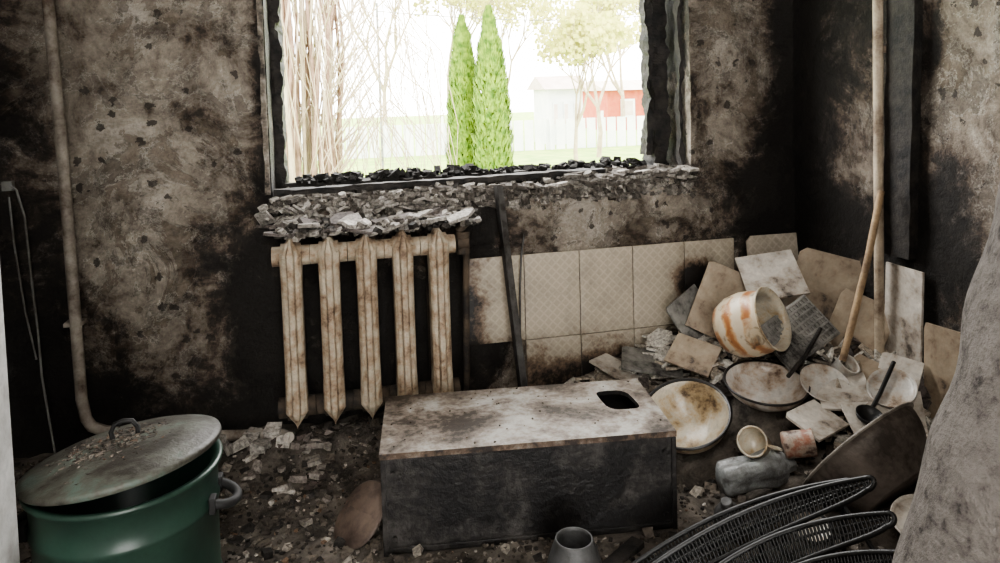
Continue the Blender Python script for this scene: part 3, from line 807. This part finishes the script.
for k in range(34):
    x0=ru(-.24,.24);y0=ru(-.25,.25)
    mb.tube([(x0,y0,0),(x0*1.1+ru(-.06,.06),y0,1.2),(x0*1.2+ru(-.10,.10),y0,2.4),(x0*1.5+ru(-.18,.18),y0,4.0)],[ru(.015,.045),ru(.012,.035),.018,.012],7,mi=0 if rnd()<.7 else 1)
for k in range(120):
    x1=ru(-.5,1.25); y1=ru(-.8,.8); top=ru(1.6,3.6)
    p0=Vector((x1*.25,y1*.3,top-ru(.2,.9))); p1=Vector((x1*.65,y1*.7,top)); p2=Vector((x1,y1,top-ru(.3,.7))); p3=Vector((x1*1.12+ru(-.1,.1),y1,top-ru(1.2,2.4)))
    if p3.z<.1: p3.z=.1
    mb.tube([p0,p1,p2,(p2+p3)*.5+Vector((ru(-.12,.12),0,0)),p3],[.010,.007,.005,.003,.002],5,mi=1,cap=False)
    for _ in range(2):
        m_=p2.lerp(p3,rnd()*.6); e_=m_+Vector((ru(-.25,.25),ru(-.2,.2),-ru(.2,.7)))
        mb.tube([m_,m_.lerp(e_,.5)+Vector((ru(-.05,.05),0,.05)),e_],[.004,.003,.002],4,mi=1,cap=False)
mb.make("weeping_willow",[M_bark,M_twig],loc=(-.28,7.3,-.8),fix=False)
def baretree(loc,h,seed,leaf):
    random.seed(seed); mb=MB()
    def br(p,d,l,r,dep):
        q=p+d*l*.5+Vector((ru(-.04,.04),ru(-.04,.04),0))*l; e=p+d*l
        mb.tube([p,q,e],[r,r*.85,r*.65],5 if dep<3 else 6,mi=0,cap=False)
        if dep==0:
            if leaf:
                for _ in range(7):
                    c=e+Vector((ru(-.25,.25),ru(-.25,.25),ru(-.25,.25))); s=ru(.02,.05)
                    mb.add([c+Vector((-s,0,-s)),c+Vector((s,0,-s)),c+Vector((s,0.3*s,s)),c+Vector((-s,.3*s,s))],[(0,1,2,3)],1)
            return
        for _ in range(3):
            nd=(d+Vector((ru(-.6,.6),ru(-.6,.6),ru(-.1,.45)))).normalized()
            br(e,nd,l*ru(.6,.82),r*.6,dep-1)
    br(Vector((0,0,0)),Vector((0,0,1)),h*.26,h*.014,5)
    return mb.make("fruit_tree",[M_twig,M_leaf],loc=loc,fix=False)
baretree((5.2,15.5,-.8),4.2,21,True); baretree((7.2,19.5,-.8),5.5,22,True); baretree((3.6,24,-.8),8,23,True)
baretree((9.8,24,-.8),6.5,24,True); baretree((1.6,26,-.8),8,25,True); baretree((6.2,27,-.8),7,26,True); baretree((12.5,28,-.8),8,29,True)
baretree((8.8,16.5,-.8),4.6,33,True)
mb=MB()
for i in range(60):
    x=-4+i*.36
    mb.box((.30,.03,1.0),c=(x,23,-.3))
    if i%5==0: mb.box((.07,.08,1.25),c=(x,22.9,-.2))
mb.make("garden_fence",[M_white])
def house(name,x,y,w,d,h,rh,mw,mr):
    mb=MB(); mb.box((w,d,h),c=(0,0,h/2),mi=0)
    mb.add([(-w/2-.2,-d/2-.3,h),(w/2+.2,-d/2-.3,h),(w/2+.2,d/2+.3,h),(-w/2-.2,d/2+.3,h),(-w/2-.2,0,h+rh),(w/2+.2,0,h+rh)],[(0,1,5,4),(3,4,5,2),(0,4,3),(1,2,5),(0,3,2,1)],1)
    for k in (-.3,.0,.3):
        mb.box((w*.14,.08,h*.45),c=(w*k,-d/2-.02,h*.55),mi=2); mb.box((w*.10,.10,h*.36),c=(w*k,-d/2-.02,h*.55),mi=3)
    mb.make(name,[mw,mr,M_white,M_roof],loc=(x,y,-.8))
house("red_house",14.8,34,5.0,4,1.9,.5,M_brick,M_roof)
house("white_house",8.0,26,1.3,2,2.0,.5,M_white,M_roof)
mb=MB(); mb.tube([(1.0+i*1.0,18,3.2-.25*math.sin(math.pi*i/9)) for i in range(10)],.012,6); mb.tube([(1.0,18,-.8),(1.0,18,3.4)],.03,8); mb.tube([(10,18,-.8),(10,18,3.4)],.06,8)
mb.make("overhead_power_line",[M_cable])

# ---------------------------------------------------------------- world & lights
w=bpy.data.worlds.new("World"); scene.world=w; w.use_nodes=True
bg=w.node_tree.nodes["Background"]; bg.inputs[0].default_value=(1,.985,.955,1); bg.inputs[1].default_value=13.5
pl=bpy.data.lights.new("window_portal",'AREA'); pl.shape='RECTANGLE'; pl.size=1.46; pl.size_y=1.42
try: pl.cycles.is_portal=True
except Exception: pass
po=bpy.data.objects.new("window_portal",pl); COL.objects.link(po); po.location=(.51,2.74,1.49); po.rotation_euler=(math.radians(-90),0,0)
al=bpy.data.lights.new("room_fill",'AREA'); al.shape='RECTANGLE'; al.size=.8; al.size_y=.6; al.energy=32; al.color=(1,.94,.87)  # unseen fill light added behind the camera to brighten the interior
ao=bpy.data.objects.new("room_fill",al); COL.objects.link(ao); ao.location=(-.2,-.4,2.3)
ao.rotation_euler=(Vector((.3,2.3,.5))-Vector((-.2,-.4,2.3))).to_track_quat('-Z','Y').to_euler()
try: scene.view_settings.look='AgX - Medium High Contrast'
except Exception: pass

# ---------------------------------------------------------------- camera
cam=bpy.data.objects.new("camera",bpy.data.cameras.new("camera")); COL.objects.link(cam)
cam.matrix_world=T(0,0,1.1)@RZ(-12.5)@RX(87)@RZ(-1.7)
cam.data.sensor_width=36; cam.data.lens=26; cam.data.shift_y=-.15; cam.data.clip_start=.05
scene.camera=cam
